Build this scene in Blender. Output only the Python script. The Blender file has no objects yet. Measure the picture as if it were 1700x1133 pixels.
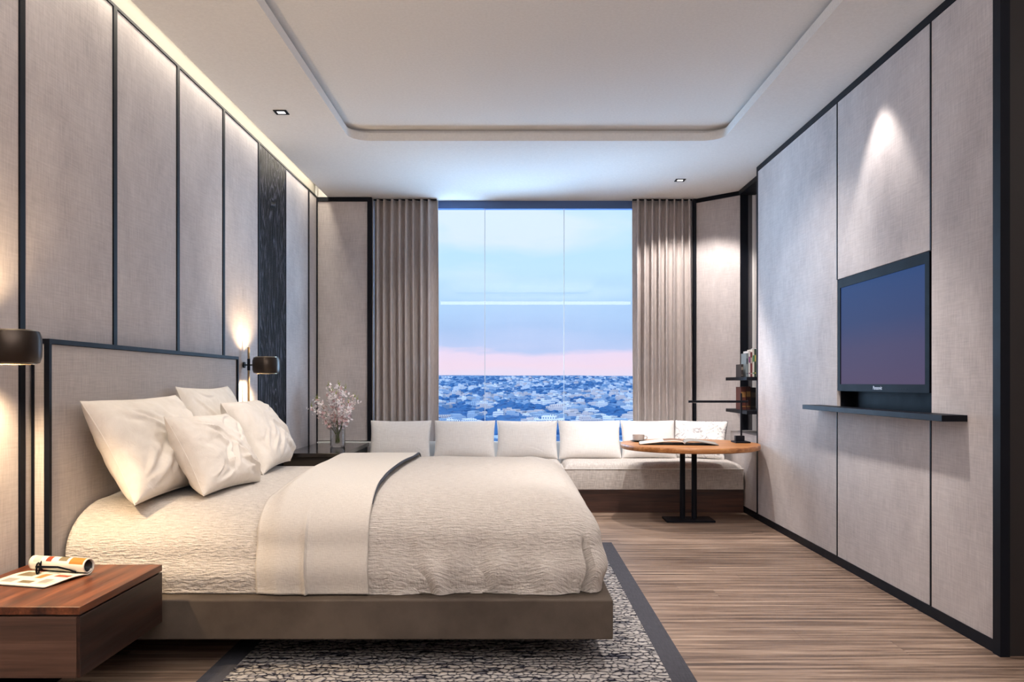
import bpy, bmesh, math, random
from mathutils import Vector, Matrix, noise
random.seed(7)
C = bpy.context.scene.collection
PI = math.pi

# ------------------------------------------------------------------ camera
cam_d = bpy.data.cameras.new('camera'); cam = bpy.data.objects.new('camera', cam_d); C.objects.link(cam)
cam.location = (0, 0, 1.18); cam.rotation_euler = (PI/2, 0, 0)
cam_d.sensor_width = 36; cam_d.lens = 1380/1700*36
cam_d.shift_x = -2/1700; cam_d.shift_y = 69.5/1700
cam_d.clip_start = .05; cam_d.clip_end = 20000
bpy.context.scene.camera = cam
vs = bpy.context.scene.view_settings
vs.view_transform = 'Standard'; vs.look = 'None'; vs.gamma = 1; vs.use_curve_mapping = False
vs.exposure = 0.2

# ------------------------------------------------------------------ node helpers
def s2l(c):
    return tuple((x/255/12.92 if x/255 <= .04045 else ((x/255+.055)/1.055)**2.4) for x in c) + (1,)

class NT:
    def __init__(s, nt): s.nt = nt; s.N = nt.nodes; s.L = nt.links
    def n(s, t, **kw):
        o = s.N.new(t)
        for k, v in kw.items():
            if k in o.bl_rna.properties and k != 'inputs': setattr(o, k, v)
        return o
    def val(s, sock, v):
        if isinstance(v, bpy.types.NodeSocket): s.L.new(v, sock)
        elif v is not None: sock.default_value = v
    def math(s, op, a, b=None, c=None, clamp=False):
        o = s.N.new('ShaderNodeMath'); o.operation = op; o.use_clamp = clamp
        s.val(o.inputs[0], a); s.val(o.inputs[1], b)
        if c is not None: s.val(o.inputs[2], c)
        return o.outputs[0]
    def comb(s, x, y, z):
        o = s.N.new('ShaderNodeCombineXYZ')
        for i, v in enumerate((x, y, z)): s.val(o.inputs[i], v)
        return o.outputs[0]
    def sep(s, v):
        o = s.N.new('ShaderNodeSeparateXYZ'); s.L.new(v, o.inputs[0]); return o.outputs
    def noise(s, vec, scale=1, detail=3, rough=.5, dist=0):
        o = s.N.new('ShaderNodeTexNoise'); s.L.new(vec, o.inputs['Vector'])
        o.inputs['Scale'].default_value = scale; o.inputs['Detail'].default_value = detail
        o.inputs['Roughness'].default_value = rough; o.inputs['Distortion'].default_value = dist
        return o.outputs['Fac']
    def ramp(s, f, stops, interp='LINEAR'):
        o = s.N.new('ShaderNodeValToRGB'); s.L.new(f, o.inputs[0]); cr = o.color_ramp; cr.interpolation = interp
        while len(cr.elements) > 1: cr.elements.remove(cr.elements[-1])
        cr.elements[0].position = stops[0][0]; cr.elements[0].color = stops[0][1]
        for p, c in stops[1:]:
            e = cr.elements.new(p); e.color = c
        return o.outputs[0]
    def mix(s, f, a, b, blend='MIX'):
        o = s.N.new('ShaderNodeMix'); o.data_type = 'RGBA'; o.blend_type = blend
        s.val(o.inputs[0], f); s.val(o.inputs[6], a); s.val(o.inputs[7], b)
        return o.outputs[2]
    def bump(s, h, strength=.3, dist=.01, nrm=None):
        o = s.N.new('ShaderNodeBump'); s.L.new(h, o.inputs['Height'])
        o.inputs['Strength'].default_value = strength; o.inputs['Distance'].default_value = dist
        if nrm is not None: s.L.new(nrm, o.inputs['Normal'])
        return o.outputs[0]

def newmat(name):
    m = bpy.data.materials.new(name); m.use_nodes = True
    t = NT(m.node_tree); b = t.N['Principled BSDF']
    return m, t, b

def flat(name, col, rough=.5, metal=0, spec=.5, **kw):
    m, t, b = newmat(name)
    b.inputs['Base Color'].default_value = col if len(col) == 4 else tuple(col)+(1,)
    b.inputs['Roughness'].default_value = rough; b.inputs['Metallic'].default_value = metal
    b.inputs['Specular IOR Level'].default_value = spec
    for k, v in kw.items(): b.inputs[k].default_value = v
    # a whisper of tonal variation so no surface is perfectly uniform
    p = t.n('ShaderNodeTexCoord').outputs['Object']
    nz = t.noise(p, 14, 3)
    r = t.math('MULTIPLY_ADD', nz, .12, rough-.06)
    t.L.new(r, b.inputs['Roughness'])
    return m

def emis(name, col, strength):
    m, t, b = newmat(name)
    b.inputs['Base Color'].default_value = (0, 0, 0, 1)
    b.inputs['Emission Color'].default_value = tuple(col)+(1,) if len(col) == 3 else col
    b.inputs['Emission Strength'].default_value = strength
    return m

# ------------------------------------------------------------------ world: twilight sky
w = bpy.data.worlds.new('sky'); bpy.context.scene.world = w; w.use_nodes = True
t = NT(w.node_tree); bg = t.N['Background']
p = t.n('ShaderNodeTexCoord').outputs['Generated']
X, Y, Z = t.sep(p)
v1 = t.comb(t.math('MULTIPLY', X, 5), 1.3, t.math('MULTIPLY', Z, 22))
v2 = t.comb(t.math('MULTIPLY', X, 9), 4.3, t.math('MULTIPLY', Z, 55))
v3 = t.comb(t.math('MULTIPLY', X, 3), 7.7, t.math('MULTIPLY', Z, 9))
n1 = t.noise(v1, 1, 5, .55); n2 = t.noise(v2, 1, 4, .5); n3 = t.noise(v3, 1, 5, .55, .4)
el = t.math('ADD', Z, t.math('MULTIPLY', t.math('SUBTRACT', n1, .5), .045))
el = t.math('ADD', el, t.math('MULTIPLY', t.math('SUBTRACT', n2, .5), .012))
base = t.ramp(el, [(0, s2l((214, 206, 226))), (.012, s2l((220, 208, 228))), (.026, s2l((228, 205, 222))), (.040, s2l((222, 205, 228))),
                   (.047, s2l((176, 192, 228))), (.068, s2l((158, 186, 226))), (.10, s2l((166, 200, 236))), (.135, s2l((182, 216, 244))),
                   (.22, s2l((172, 214, 246))), (.5, s2l((150, 198, 244))), (1, s2l((136, 188, 242)))])
cl = t.ramp(n3, [(.40, (0, 0, 0, 1)), (.58, (1, 1, 1, 1))])
clm = t.math('MULTIPLY', t.math('MULTIPLY', cl, t.ramp(Z, [(.10, (0, 0, 0, 1)), (.15, (1, 1, 1, 1))])), .75)
sky = t.mix(clm, base, s2l((216, 226, 240)))
t.L.new(sky, bg.inputs[0]); bg.inputs[1].default_value = 1.08

# ------------------------------------------------------------------ lights
def area(name, loc, rot, sx, sy, power, col, spread=180):
    d = bpy.data.lights.new(name, 'AREA'); d.shape = 'RECTANGLE'; d.size = sx; d.size_y = sy
    d.energy = power; d.color = col; d.spread = math.radians(spread)
    o = bpy.data.objects.new(name, d); o.location = loc; o.rotation_euler = rot; C.objects.link(o); return o
def spot(name, loc, target, ang, blend, power, col, soft=.03):
    d = bpy.data.lights.new(name, 'SPOT'); d.spot_size = math.radians(ang); d.spot_blend = blend
    d.energy = power; d.color = col; d.shadow_soft_size = soft
    o = bpy.data.objects.new(name, d); o.location = loc
    o.rotation_euler = (Vector(target)-Vector(loc)).to_track_quat('-Z', 'Y').to_euler(); C.objects.link(o); return o
WARM = (1, .72, .42); SOFT = (1, .86, .70); NEUT = (1, .92, .87); BLUE = (.42, .68, 1)
# added blue lamps outside the window, boosting its daylight on ceiling and side walls
def aimed(name, loc, d, sx, sy, power, col, spread):
    o = area(name, loc, (0, 0, 0), sx, sy, power, col, spread)
    o.rotation_euler = Vector(d).to_track_quat('-Z', 'Y').to_euler(); return o
area('window_fill', (.25, 9.15, .1), (math.radians(180-28), 0, 0), 4.2, 1.2, 200, BLUE)
aimed('window_fill_up', (.22, 8.75, 1.6), (0, -.62, .78), 2.6, 1.6, 20, BLUE, 70)
aimed('window_fill_left', (.3, 8.75, 1.8), (-.80, -.58, .10), 1.8, 2.2, 24, BLUE, 76)
aimed('window_fill_right', (.1, 8.75, 1.8), (.74, -.66, .12), 1.8, 2.2, 36, BLUE, 76)
sd = bpy.data.lights.new('city_fill_sun', 'SUN'); sd.energy = 1.6; sd.color = (.80, .90, 1); sd.angle = math.radians(8)  # added sun lamp that brightens the city facades
so = bpy.data.objects.new('city_fill_sun', sd); so.rotation_euler = (math.radians(58), 0, math.radians(-35)); C.objects.link(so)
# hidden LED strip in the slot above the left wall
area('cove_strip', (-1.895, 3.6, 3.20), (0, math.radians(-14), 0), .05, 9.3, 42, (1, .90, .74))
# light strip over the entrance behind the camera
area('entrance_cove', (.6, -1.7, 2.98), (math.radians(62), 0, 0), 4.6, .08, 8, NEUT)
# added unseen fill lamp in the entrance half of the room, washing the ceiling
area('ceiling_fill', (.6, -.3, 1.9), (math.radians(180), 0, 0), 3.6, 2.2, 215, (1, .95, .95))
# downlights
spot('downlight_wall_wash', (1.89, 4.74, 3.02), (1.95, 4.74, 0), 74, .5, 46, NEUT)
spot('downlight_window_corner', (1.531, 7.62, 3.02), (1.72, 8.25, .8), 100, .4, 100, NEUT)
spot('downlight_table', (1.15, 6.7, 3.03), (1.5, 7.3, .6), 60, .5, 170, NEUT)
spot('downlight_left', (-1.594, 5.713, 3.02), (-1.6, 5.7, 0), 80, .8, 10, SOFT)
spot('bed_fill_spot', (-.4, 4.0, 3.02), (-.5, 4.6, .6), 80, .8, 130, NEUT, .06)  # added spot without a fixture, filling light over the bed
spot('bed_side_fill_spot', (-1.1, 2.6, 3.02), (-1.1, 3.5, .4), 80, .8, 30, SOFT, .06)  # added fill spot for the bed's near side, no fixture
spot('downlight_tv', (1.15, 4.9, 3.1), (1.7, 6.0, .8), 90, .8, 90, NEUT)
spot('floor_fill_spot', (1.1, 4.0, 3.02), (1.3, 4.7, 0), 80, .8, 200, NEUT, .06)  # added fill spot for the floor, no fixture
spot('downlight_sofa', (-.1, 6.6, 3.03), (-.1, 7.9, .45), 105, .7, 105, NEUT, .05)

# ------------------------------------------------------------------ materials
def linen(name, c1, c2, mott=.35, thread=130, bstr=.25):
    m, t, b = newmat(name)
    x, y, z = t.sep(t.n('ShaderNodeTexCoord').outputs['Object'])
    u = t.math('SUBTRACT', x, y)
    a = t.noise(t.comb(t.math('MULTIPLY', u, thread), t.math('MULTIPLY', z, 9), 0), 1, 3, .6)
    c = t.noise(t.comb(t.math('MULTIPLY', u, 9), t.math('MULTIPLY', z, thread), 3.3), 1, 3, .6)
    g = t.math('ADD', t.math('MULTIPLY', a, .6), t.math('MULTIPLY', c, .4))
    mo = t.noise(t.comb(t.math('MULTIPLY', u, 2.2), t.math('MULTIPLY', z, 1.3), 9), 1, 6, .65)
    f = t.math('ADD', t.math('MULTIPLY', g, 1-mott), t.math('MULTIPLY', mo, mott))
    col = t.ramp(f, [(.36, c1), (.62, c2)])
    t.L.new(col, b.inputs['Base Color']); b.inputs['Roughness'].default_value = .85
    b.inputs['Specular IOR Level'].default_value = .25
    t.L.new(t.bump(g, bstr, .004), b.inputs['Normal'])
    return m
M = {}
M['linen'] = linen('wall_linen', s2l((166, 158, 157)), s2l((204, 196, 193)), .5, 150, .18)
M['linen2'] = linen('headboard_linen', s2l((168, 160, 156)), s2l((194, 186, 181)), .25, 170, .5)
M['black'] = flat('black_metal', (.005, .006, .010), .5, 0, .14)
M['blackwood'] = flat('black_lacquer', (.012, .010, .010), .45)
M['gloss'] = flat('dark_gloss_console', (.010, .009, .010), .12)
M['plaster'] = None
def plaster():
    m, t, b = newmat('ceiling_plaster')
    p = t.n('ShaderNodeTexCoord').outputs['Object']
    n = t.noise(p, 60, 4, .6)
    t.L.new(t.ramp(n, [(.3, (.70, .685, .66, 1)), (.7, (.76, .745, .72, 1))]), b.inputs['Base Color'])
    b.inputs['Roughness'].default_value = .9; b.inputs['Specular IOR Level'].default_value = .2
    t.L.new(t.bump(n, .12, .004), b.inputs['Normal']); return m
M['plaster'] = plaster()
M['white'] = flat('white_paint', (.78, .77, .75), .5)
M['bluegrey'] = flat('window_frame_paint', s2l((70, 100, 150)), .4)

def woodmat(name, stops, axis='X', grain=40, rough=.45, bstr=.15, dist=1.2, plank=None):
    m, t, b = newmat(name)
    x, y, z = t.sep(t.n('ShaderNodeTexCoord').outputs['Object'])
    ax = {'X': (x, y, z), 'Y': (y, x, z), 'Z': (z, x, y)}[axis]
    off = None
    if plank:
        k = t.math('FLOOR', t.math('DIVIDE', ax[1], plank))
        off = t.math('MULTIPLY', t.math('FRACT', t.math('MULTIPLY', t.math('SINE', t.math('MULTIPLY', k, 12.9898)), 43758.5)), 10)
        lx = t.math('ADD', ax[0], off)
        k2 = t.math('FLOOR', t.math('DIVIDE', lx, 3.4))
        off2 = t.math('FRACT', t.math('MULTIPLY', t.math('SINE', t.math('ADD', t.math('MULTIPLY', k2, 78.233), t.math('MULTIPLY', k, 3.17))), 9758.5))
        u = t.math('ADD', lx, t.math('MULTIPLY', off2, 5))
    else: u = ax[0]; off2 = None
    vec = t.comb(t.math('MULTIPLY', u, 1.1), t.math('MULTIPLY', ax[1], grain), t.math('MULTIPLY', ax[2], grain))
    n = t.noise(vec, 1, 6, .62, dist*.15)
    vec2 = t.comb(t.math('MULTIPLY', u, 4), t.math('MULTIPLY', ax[1], grain*5), t.math('MULTIPLY', ax[2], grain*5))
    n2 = t.noise(vec2, 1, 3, .6)
    f = t.math('ADD', t.math('MULTIPLY', n, .72), t.math('MULTIPLY', n2, .28))
    if plank:
        f = t.math('ADD', f, t.math('MULTIPLY', t.math('SUBTRACT', off2, .5), .045))
    col = t.ramp(f, stops)
    if plank:
        fr = t.math('FRACT', t.math('DIVIDE', ax[1], plank))
        e = t.math('LESS_THAN', fr, .012)
        fr2 = t.math('LESS_THAN', t.math('FRACT', t.math('DIVIDE', lx, 3.4)), .0018)
        col = t.mix(t.math('MULTIPLY', t.math('MAXIMUM', e, t.math('MULTIPLY', fr2, .3)), .45), col, (.03, .02, .015, 1))
    t.L.new(col, b.inputs['Base Color'])
    t.L.new(t.math('MULTIPLY_ADD', n2, .25, rough-.1), b.inputs['Roughness'])
    t.L.new(t.bump(f, bstr, .004), b.inputs['Normal'])
    return m
M['floor'] = woodmat('floor_oak', [(.35, s2l((62, 49, 41))), (.45, s2l((108, 88, 74))), (.55, s2l((148, 125, 107))), (.66, s2l((188, 166, 146)))], 'X', 30, .42, .25, 1.5, .19)
WAL = [(.35, s2l((50, 24, 14))), (.5, s2l((98, 52, 30))), (.65, s2l((140, 80, 48)))]
M['walnutX'] = woodmat('walnut_x', [(.35, s2l((62, 44, 36))), (.5, s2l((88, 62, 50))), (.65, s2l((108, 80, 66)))], 'X', 26, .5, .08)
M['walnutShade'] = woodmat('walnut_shaded_side', [(.35, s2l((22, 12, 9))), (.5, s2l((44, 24, 18))), (.65, s2l((64, 37, 27)))], 'Y', 20, .4, .08)  # darker walnut: shade on the side face is put into its colour
M['walnutY'] = woodmat('walnut_y', WAL, 'Y', 20, .38, .08)
M['table'] = woodmat('table_oak', [(.35, s2l((128, 78, 40))), (.5, s2l((172, 112, 62))), (.65, s2l((200, 144, 90)))], 'X', 24, .35, .08)
M['plinth'] = woodmat('sofa_plinth_wood', [(.35, s2l((40, 25, 20))), (.5, s2l((70, 44, 34))), (.65, s2l((96, 62, 48)))], 'X', 24, .4, .08)

def charred():
    m, t, b = newmat('dark_carved_wood')
    x, y, z = t.sep(t.n('ShaderNodeTexCoord').outputs['Object'])
    vec = t.comb(t.math('MULTIPLY', y, 5), t.math('MULTIPLY', z, .9), 0)
    n = t.noise(vec, 1, 3, .5, .8)
    rings = t.math('SINE', t.math('MULTIPLY', n, 90))
    fine = t.noise(t.comb(t.math('MULTIPLY', y, 90), t.math('MULTIPLY', z, 12), 0), 1, 5, .7)
    h = t.math('ADD', t.math('MULTIPLY', rings, .35), fine)
    t.L.new(t.ramp(h, [(.30, s2l((6, 6, 9))), (.66, s2l((16, 16, 22))), (.84, s2l((72, 71, 80))), (1, s2l((120, 117, 124)))]), b.inputs['Base Color'])  # paler stops also put specular glints into the vein colour
    b.inputs['Roughness'].default_value = .5; b.inputs['Specular IOR Level'].default_value = .10
    t.L.new(t.bump(h, .9, .01), b.inputs['Normal']); return m
M['charred'] = charred()

def cloth(name, c1, c2, weave='fine', rough=.9):
    m, t, b = newmat(name)
    p = t.n('ShaderNodeTexCoord').outputs['Object']
    x, y, z = t.sep(p)
    v = t.math('ADD', y, z)
    if weave == 'waffle':      # coverlet: irregular crinkled ridges running along the bed
        w1 = t.noise(t.comb(t.math('MULTIPLY', x, 26), t.math('MULTIPLY', v, 100), 0), 1, 3, .55, .2)
        w2 = t.noise(t.comb(t.math('MULTIPLY', x, 120), t.math('MULTIPLY', v, 60), 5), 1, 2, .5)
        h = t.math('ADD', t.math('MULTIPLY', w1, .75), t.math('MULTIPLY', w2, .25)); bs, bd = 1.0, .016
    elif weave == 'grid':
        w1 = t.noise(t.comb(t.math('MULTIPLY', x, 45), t.math('MULTIPLY', v, 190), 0), 1, 2, .5, .4); w2 = t.noise(t.comb(t.math('MULTIPLY', x, 220), t.math('MULTIPLY', v, 50), 4), 1, 2, .5)
        h = t.math('ADD', t.math('MULTIPLY', w1, .6), t.math('MULTIPLY', w2, .4)); bs, bd = .35, .006
    elif weave == 'slub':
        w1 = t.noise(t.comb(t.math('MULTIPLY', x, 12), t.math('MULTIPLY', v, 130), 0), 1, 3, .6)
        w2 = t.noise(t.comb(t.math('MULTIPLY', x, 150), t.math('MULTIPLY', v, 14), 0), 1, 3, .6)
        h = t.math('ADD', t.math('MULTIPLY', w1, .5), t.math('MULTIPLY', w2, .5)); bs, bd = .4, .006
    else:
        h = t.noise(p, 9, 5, .6, .6); bs, bd = .35, .02
    t.L.new(t.ramp(h, [(.3, c1), (.7, c2)]), b.inputs['Base Color'])
    b.inputs['Roughness'].default_value = rough; b.inputs['Specular IOR Level'].default_value = .2
    t.L.new(t.bump(h, bs, bd), b.inputs['Normal']); return m
M['coverlet'] = cloth('coverlet_cloth', s2l((188, 180, 172)), s2l((226, 219, 211)), 'waffle')
M['duvet'] = cloth('duvet_cloth', s2l((196, 188, 180)), s2l((222, 215, 207)), 'waffle')
M['band'] = cloth('duvet_reverse_cloth', s2l((208, 201, 192)), s2l((224, 218, 209)), 'grid')
M['pillow'] = cloth('pillow_cotton', s2l((222, 214, 204)), s2l((236, 229, 220)), 'soft')
M['cushion'] = cloth('cushion_linen', s2l((222, 218, 214)), s2l((240, 237, 233)), 'slub')
M['seat'] = cloth('seat_linen', s2l((158, 150, 144)), s2l((226, 219, 212)), 'slub')
M['darkedge'] = flat('dark_edge', s2l((52, 56, 66)), .8)  # patterned cushion's edging and the painted shade under the duvet fold
M['basefab'] = None
def basefab():
    m, t, b = newmat('bed_base_suede')
    p = t.n('ShaderNodeTexCoord').outputs['Object']
    n = t.noise(p, 3, 6, .6)
    t.L.new(t.ramp(n, [(.35, s2l((74, 65, 58))), (.65, s2l((94, 84, 75)))]), b.inputs['Base Color'])
    b.inputs['Roughness'].default_value = .85; b.inputs['Specular IOR Level'].default_value = .2
    t.L.new(t.bump(t.noise(p, 120, 3), .15, .003), b.inputs['Normal']); return m
M['basefab'] = basefab()
def curtainmat():
    m, t, b = newmat('curtain_cloth')
    x, y, z = t.sep(t.n('ShaderNodeTexCoord').outputs['Object'])
    n = t.noise(t.comb(t.math('MULTIPLY', x, 200), t.math('MULTIPLY', z, 12), 0), 1, 3, .6)
    t.L.new(t.ramp(n, [(.3, s2l((168, 158, 154))), (.7, s2l((196, 186, 181)))]), b.inputs['Base Color'])
    b.inputs['Roughness'].default_value = .75; b.inputs['Sheen Weight'].default_value = .2
    t.L.new(t.bump(n, .2, .003), b.inputs['Normal']); return m
M['curtain'] = curtainmat()
def rugmat():
    m, t, b = newmat('rug_chunky_weave')
    x, y, z = t.sep(t.n('ShaderNodeTexCoord').outputs['Object'])
    p = t.comb(x, y, 0)
    wob = t.noise(p, 18, 3); wob2 = t.noise(p, 11, 3)
    u = t.math('ADD', t.math('MULTIPLY', x, 27), t.math('MULTIPLY', wob, 2.6))
    v = t.math('ADD', t.math('MULTIPLY', y, 26), t.math('MULTIPLY', wob2, 2.8))
    row = t.math('FLOOR', v)
    u2 = t.math('ADD', u, t.math('MULTIPLY', row, .5))
    fu = t.math('ABSOLUTE', t.math('SUBTRACT', t.math('FRACT', u2), .5))
    fv = t.math('ABSOLUTE', t.math('SUBTRACT', t.math('FRACT', v), .5))
    a = t.math('MULTIPLY', t.math('POWER', t.math('MULTIPLY', fu, 2), 4), .7); c = t.math('POWER', t.math('MULTIPLY', fv, 2), 4)
    d = t.math('SUBTRACT', 1, t.math('ADD', a, c), clamp=True)   # 1 = middle of a loop
    cellr = t.math('FRACT', t.math('MULTIPLY', t.math('SINE', t.math('ADD', t.math('MULTIPLY', row, 12.9898), t.math('MULTIPLY', t.math('FLOOR', u2), 78.233))), 43758.5))
    darkrow = t.noise(t.comb(t.math('MULTIPLY', x, 5), t.math('MULTIPLY', y, 30), 2), 1, 2, .5)
    f = t.math('SUBTRACT', t.math('ADD', d, t.math('MULTIPLY', cellr, .25)), t.math('MULTIPLY', t.math('GREATER_THAN', t.math('ADD', darkrow, t.math('MULTIPLY', cellr, .2)), .72), .8))
    t.L.new(t.ramp(f, [(.02, s2l((28, 29, 40))), (.35, s2l((84, 84, 94))), (.62, s2l((146, 143, 144))), (1.0, s2l((182, 177, 173)))]), b.inputs['Base Color'])
    b.inputs['Roughness'].default_value = .95; b.inputs['Specular IOR Level'].default_value = .1
    t.L.new(t.bump(t.math('ADD', d, t.math('MULTIPLY', t.noise(p, 200, 2), .2)), 1, .014), b.inputs['Normal']); return m
M['rug'] = rugmat()
M['rugborder'] = cloth('rug_border_canvas', s2l((62, 62, 68)), s2l((80, 80, 87)), 'slub')
def glassmat(name, refl=1.0, tint=(1, 1, 1, 1)):
    m = bpy.data.materials.new(name); m.use_nodes = True; t = NT(m.node_tree)
    t.N.remove(t.N['Principled BSDF']); out = t.N['Material Output']
    tr = t.n('ShaderNodeBsdfTransparent'); tr.inputs[0].default_value = tint
    gl = t.n('ShaderNodeBsdfGlossy'); gl.inputs['Roughness'].default_value = .0
    fr = t.n('ShaderNodeFresnel'); fr.inputs[0].default_value = 1.5
    mx = t.n('ShaderNodeMixShader'); t.L.new(t.math('MULTIPLY', fr.outputs[0], refl, clamp=True), mx.inputs[0])
    t.L.new(tr.outputs[0], mx.inputs[1]); t.L.new(gl.outputs[0], mx.inputs[2]); t.L.new(mx.outputs[0], out.inputs[0]); return m
M['winglass'] = glassmat('window_glass', 1.0, (.97, .99, 1, 1))
m, t, b = newmat('vase_glass'); b.inputs['Transmission Weight'].default_value = 1; b.inputs['Roughness'].default_value = .02; b.inputs['IOR'].default_value = 1.45
M['vase'] = m
m, t, b = newmat('lens_glass'); b.inputs['Transmission Weight'].default_value = 1; b.inputs['Roughness'].default_value = .0; b.inputs['IOR'].default_value = 1.1
M['lens'] = m
M['bronze'] = flat('bronze_shade', s2l((66, 58, 52)), .3, .85)
M['brass'] = flat('brass_bar', s2l((150, 128, 96)), .3, .9)
M['rim'] = flat('pale_metal_rim', s2l((190, 176, 150)), .3, .9)
M['bulb'] = emis('lamp_diffuser', (1, .78, .5), 9)
M['dl_white'] = emis('downlight_glow', (1, .97, .95), 4)
M['tvblack'] = flat('tv_bezel_black', (.004, .005, .008), .5, 0, .04)
def screen():
    m, t, b = newmat('tv_screen')
    x, y, z = t.sep(t.n('ShaderNodeTexCoord').outputs['Object'])
    f = t.math('MULTIPLY', t.math('SUBTRACT', z, .05), 1/.62)
    col = t.ramp(f, [(0, s2l((98, 84, 116))), (.35, s2l((88, 84, 122))), (.6, s2l((66, 82, 130))), (1, s2l((54, 84, 140)))])
    b.inputs['Base Color'].default_value = (.01, .01, .015, 1); b.inputs['Roughness'].default_value = .5; b.inputs['Specular IOR Level'].default_value = .01
    t.L.new(col, b.inputs['Emission Color']); b.inputs['Emission Strength'].default_value = .62
    return m
M['screen'] = screen()
M['greytext'] = flat('logo_silver', s2l((176, 178, 190)), .4)

# ------------------------------------------------------------------ mesh helpers
def box(bm, x0, x1, y0, y1, z0, z1, bev=0, seg=2):
    vs_ = [bm.verts.new(v) for v in ((x0, y0, z0), (x1, y0, z0), (x1, y1, z0), (x0, y1, z0), (x0, y0, z1), (x1, y0, z1), (x1, y1, z1), (x0, y1, z1))]
    fs = [bm.faces.new([vs_[i] for i in f]) for f in ((3, 2, 1, 0), (4, 5, 6, 7), (0, 1, 5, 4), (1, 2, 6, 5), (2, 3, 7, 6), (3, 0, 4, 7))]
    if bev:
        es = set(e for f in fs for e in f.edges)
        bmesh.ops.bevel(bm, geom=list(es), offset=bev, segments=seg, profile=.5, affect='EDGES')
def bx(*a, **k):
    bm = bmesh.new(); box(bm, *a, **k); return bm
def prism(bm, pts, z0, z1):
    lo = [bm.verts.new((x, y, z0)) for x, y in pts]; hi = [bm.verts.new((x, y, z1)) for x, y in pts]
    n = len(pts)
    bm.faces.new(lo[::-1]); bm.faces.new(hi)
    for i in range(n): bm.faces.new((lo[i], lo[(i+1) % n], hi[(i+1) % n], hi[i]))
def tube(bm, pts, r, seg=10, cap=True):
    pts = [Vector(p) for p in pts]; rings = []
    rr = r if isinstance(r, (list, tuple)) else [r]*len(pts)
    up = None
    for i, p in enumerate(pts):
        d = (pts[min(i+1, len(pts)-1)]-pts[max(i-1, 0)]).normalized()
        if up is None: up = d.orthogonal().normalized()
        up = (up - d*up.dot(d)).normalized(); s_ = d.cross(up)
        rings.append([bm.verts.new(p+(up*math.cos(a)+s_*math.sin(a))*rr[i]) for a in [2*PI*k/seg for k in range(seg)]])
    for a, b_ in zip(rings, rings[1:]):
        for k in range(seg): bm.faces.new((a[k], a[(k+1) % seg], b_[(k+1) % seg], b_[k]))
    if cap:
        bm.faces.new(rings[0][::-1]); bm.faces.new(rings[-1])
def lathe(bm, prof, cx=0, cy=0, cz=0, seg=40, closed=False):
    rings = []
    for r, z in prof:
        rings.append([bm.verts.new((cx+r*math.cos(2*PI*k/seg), cy+r*math.sin(2*PI*k/seg), cz+z)) for k in range(seg)])
    prs = list(zip(rings, rings[1:])) + ([(rings[-1], rings[0])] if closed else [])
    for a, b_ in prs:
        for k in range(seg): bm.faces.new((a[k], a[(k+1) % seg], b_[(k+1) % seg], b_[k]))
    if not closed:
        if prof[0][0] > 1e-5: bm.faces.new(rings[0][::-1])
        if prof[-1][0] > 1e-5: bm.faces.new(rings[-1])
def grid(bm, P, close=False):
    """P: list of rows of points"""
    V = [[bm.verts.new(p) for p in row] for row in P]
    fs = []
    for a, b_ in zip(V, V[1:]):
        for k in range(len(a)-1): fs.append(bm.faces.new((a[k], a[k+1], b_[k+1], b_[k])))
    return V, fs

def obj(name, bm, mat, parent=None, smooth=False, local=False, kind=None, label=None, origin=None):
    bmesh.ops.recalc_face_normals(bm, faces=bm.faces[:]) if not smooth or smooth != 'keep' else None
    me = bpy.data.meshes.new(name); o = bpy.data.objects.new(name, me); C.objects.link(o)
    off = Vector((0, 0, 0))
    if origin is not None: off = Vector(origin); o.location = off
    if parent is not None:
        o.parent = parent
        if not local:
            q = parent; tot = Vector((0, 0, 0))
            while q is not None: tot += q.location; q = q.parent
            off = tot + off
    if off.length > 0: bmesh.ops.translate(bm, verts=bm.verts[:], vec=-off)
    bm.to_mesh(me); bm.free()
    for mm in (mat if isinstance(mat, (list, tuple)) else [mat]): me.materials.append(mm)
    if smooth:
        for p_ in me.polygons: p_.use_smooth = True
        try: me.set_sharp_from_angle(angle=math.radians(40))
        except Exception: pass
    if kind: o['kind'] = kind
    if label: o['label'] = label
    return o
def thing(name, label, cat, loc=(0, 0, 0), rot=(0, 0, 0), group=None):
    o = bpy.data.objects.new(name, None); C.objects.link(o); o.location = loc; o.rotation_euler = rot
    o.empty_display_size = .05
    return tag(o, label, cat, group)
def tag(o, label, cat, group=None):
    o['label'] = label; o['category'] = cat
    if group: o['group'] = group
    return o
def solidify(o, th, off=-1):
    md = o.modifiers.new('thick', 'SOLIDIFY'); md.thickness = th; md.offset = off; return md
def S(name, bm, mat, parent=None, **k): return obj(name, bm, mat, parent, kind='structure', **k)

H = 3.043; XL = -1.97; XR = 2.105; YB = 8.5
# ------------------------------------------------------------------ setting
S('floor', bx(-2.2, 4.2, -1.8, 8.7, -.12, 0), M['floor'])
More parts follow.
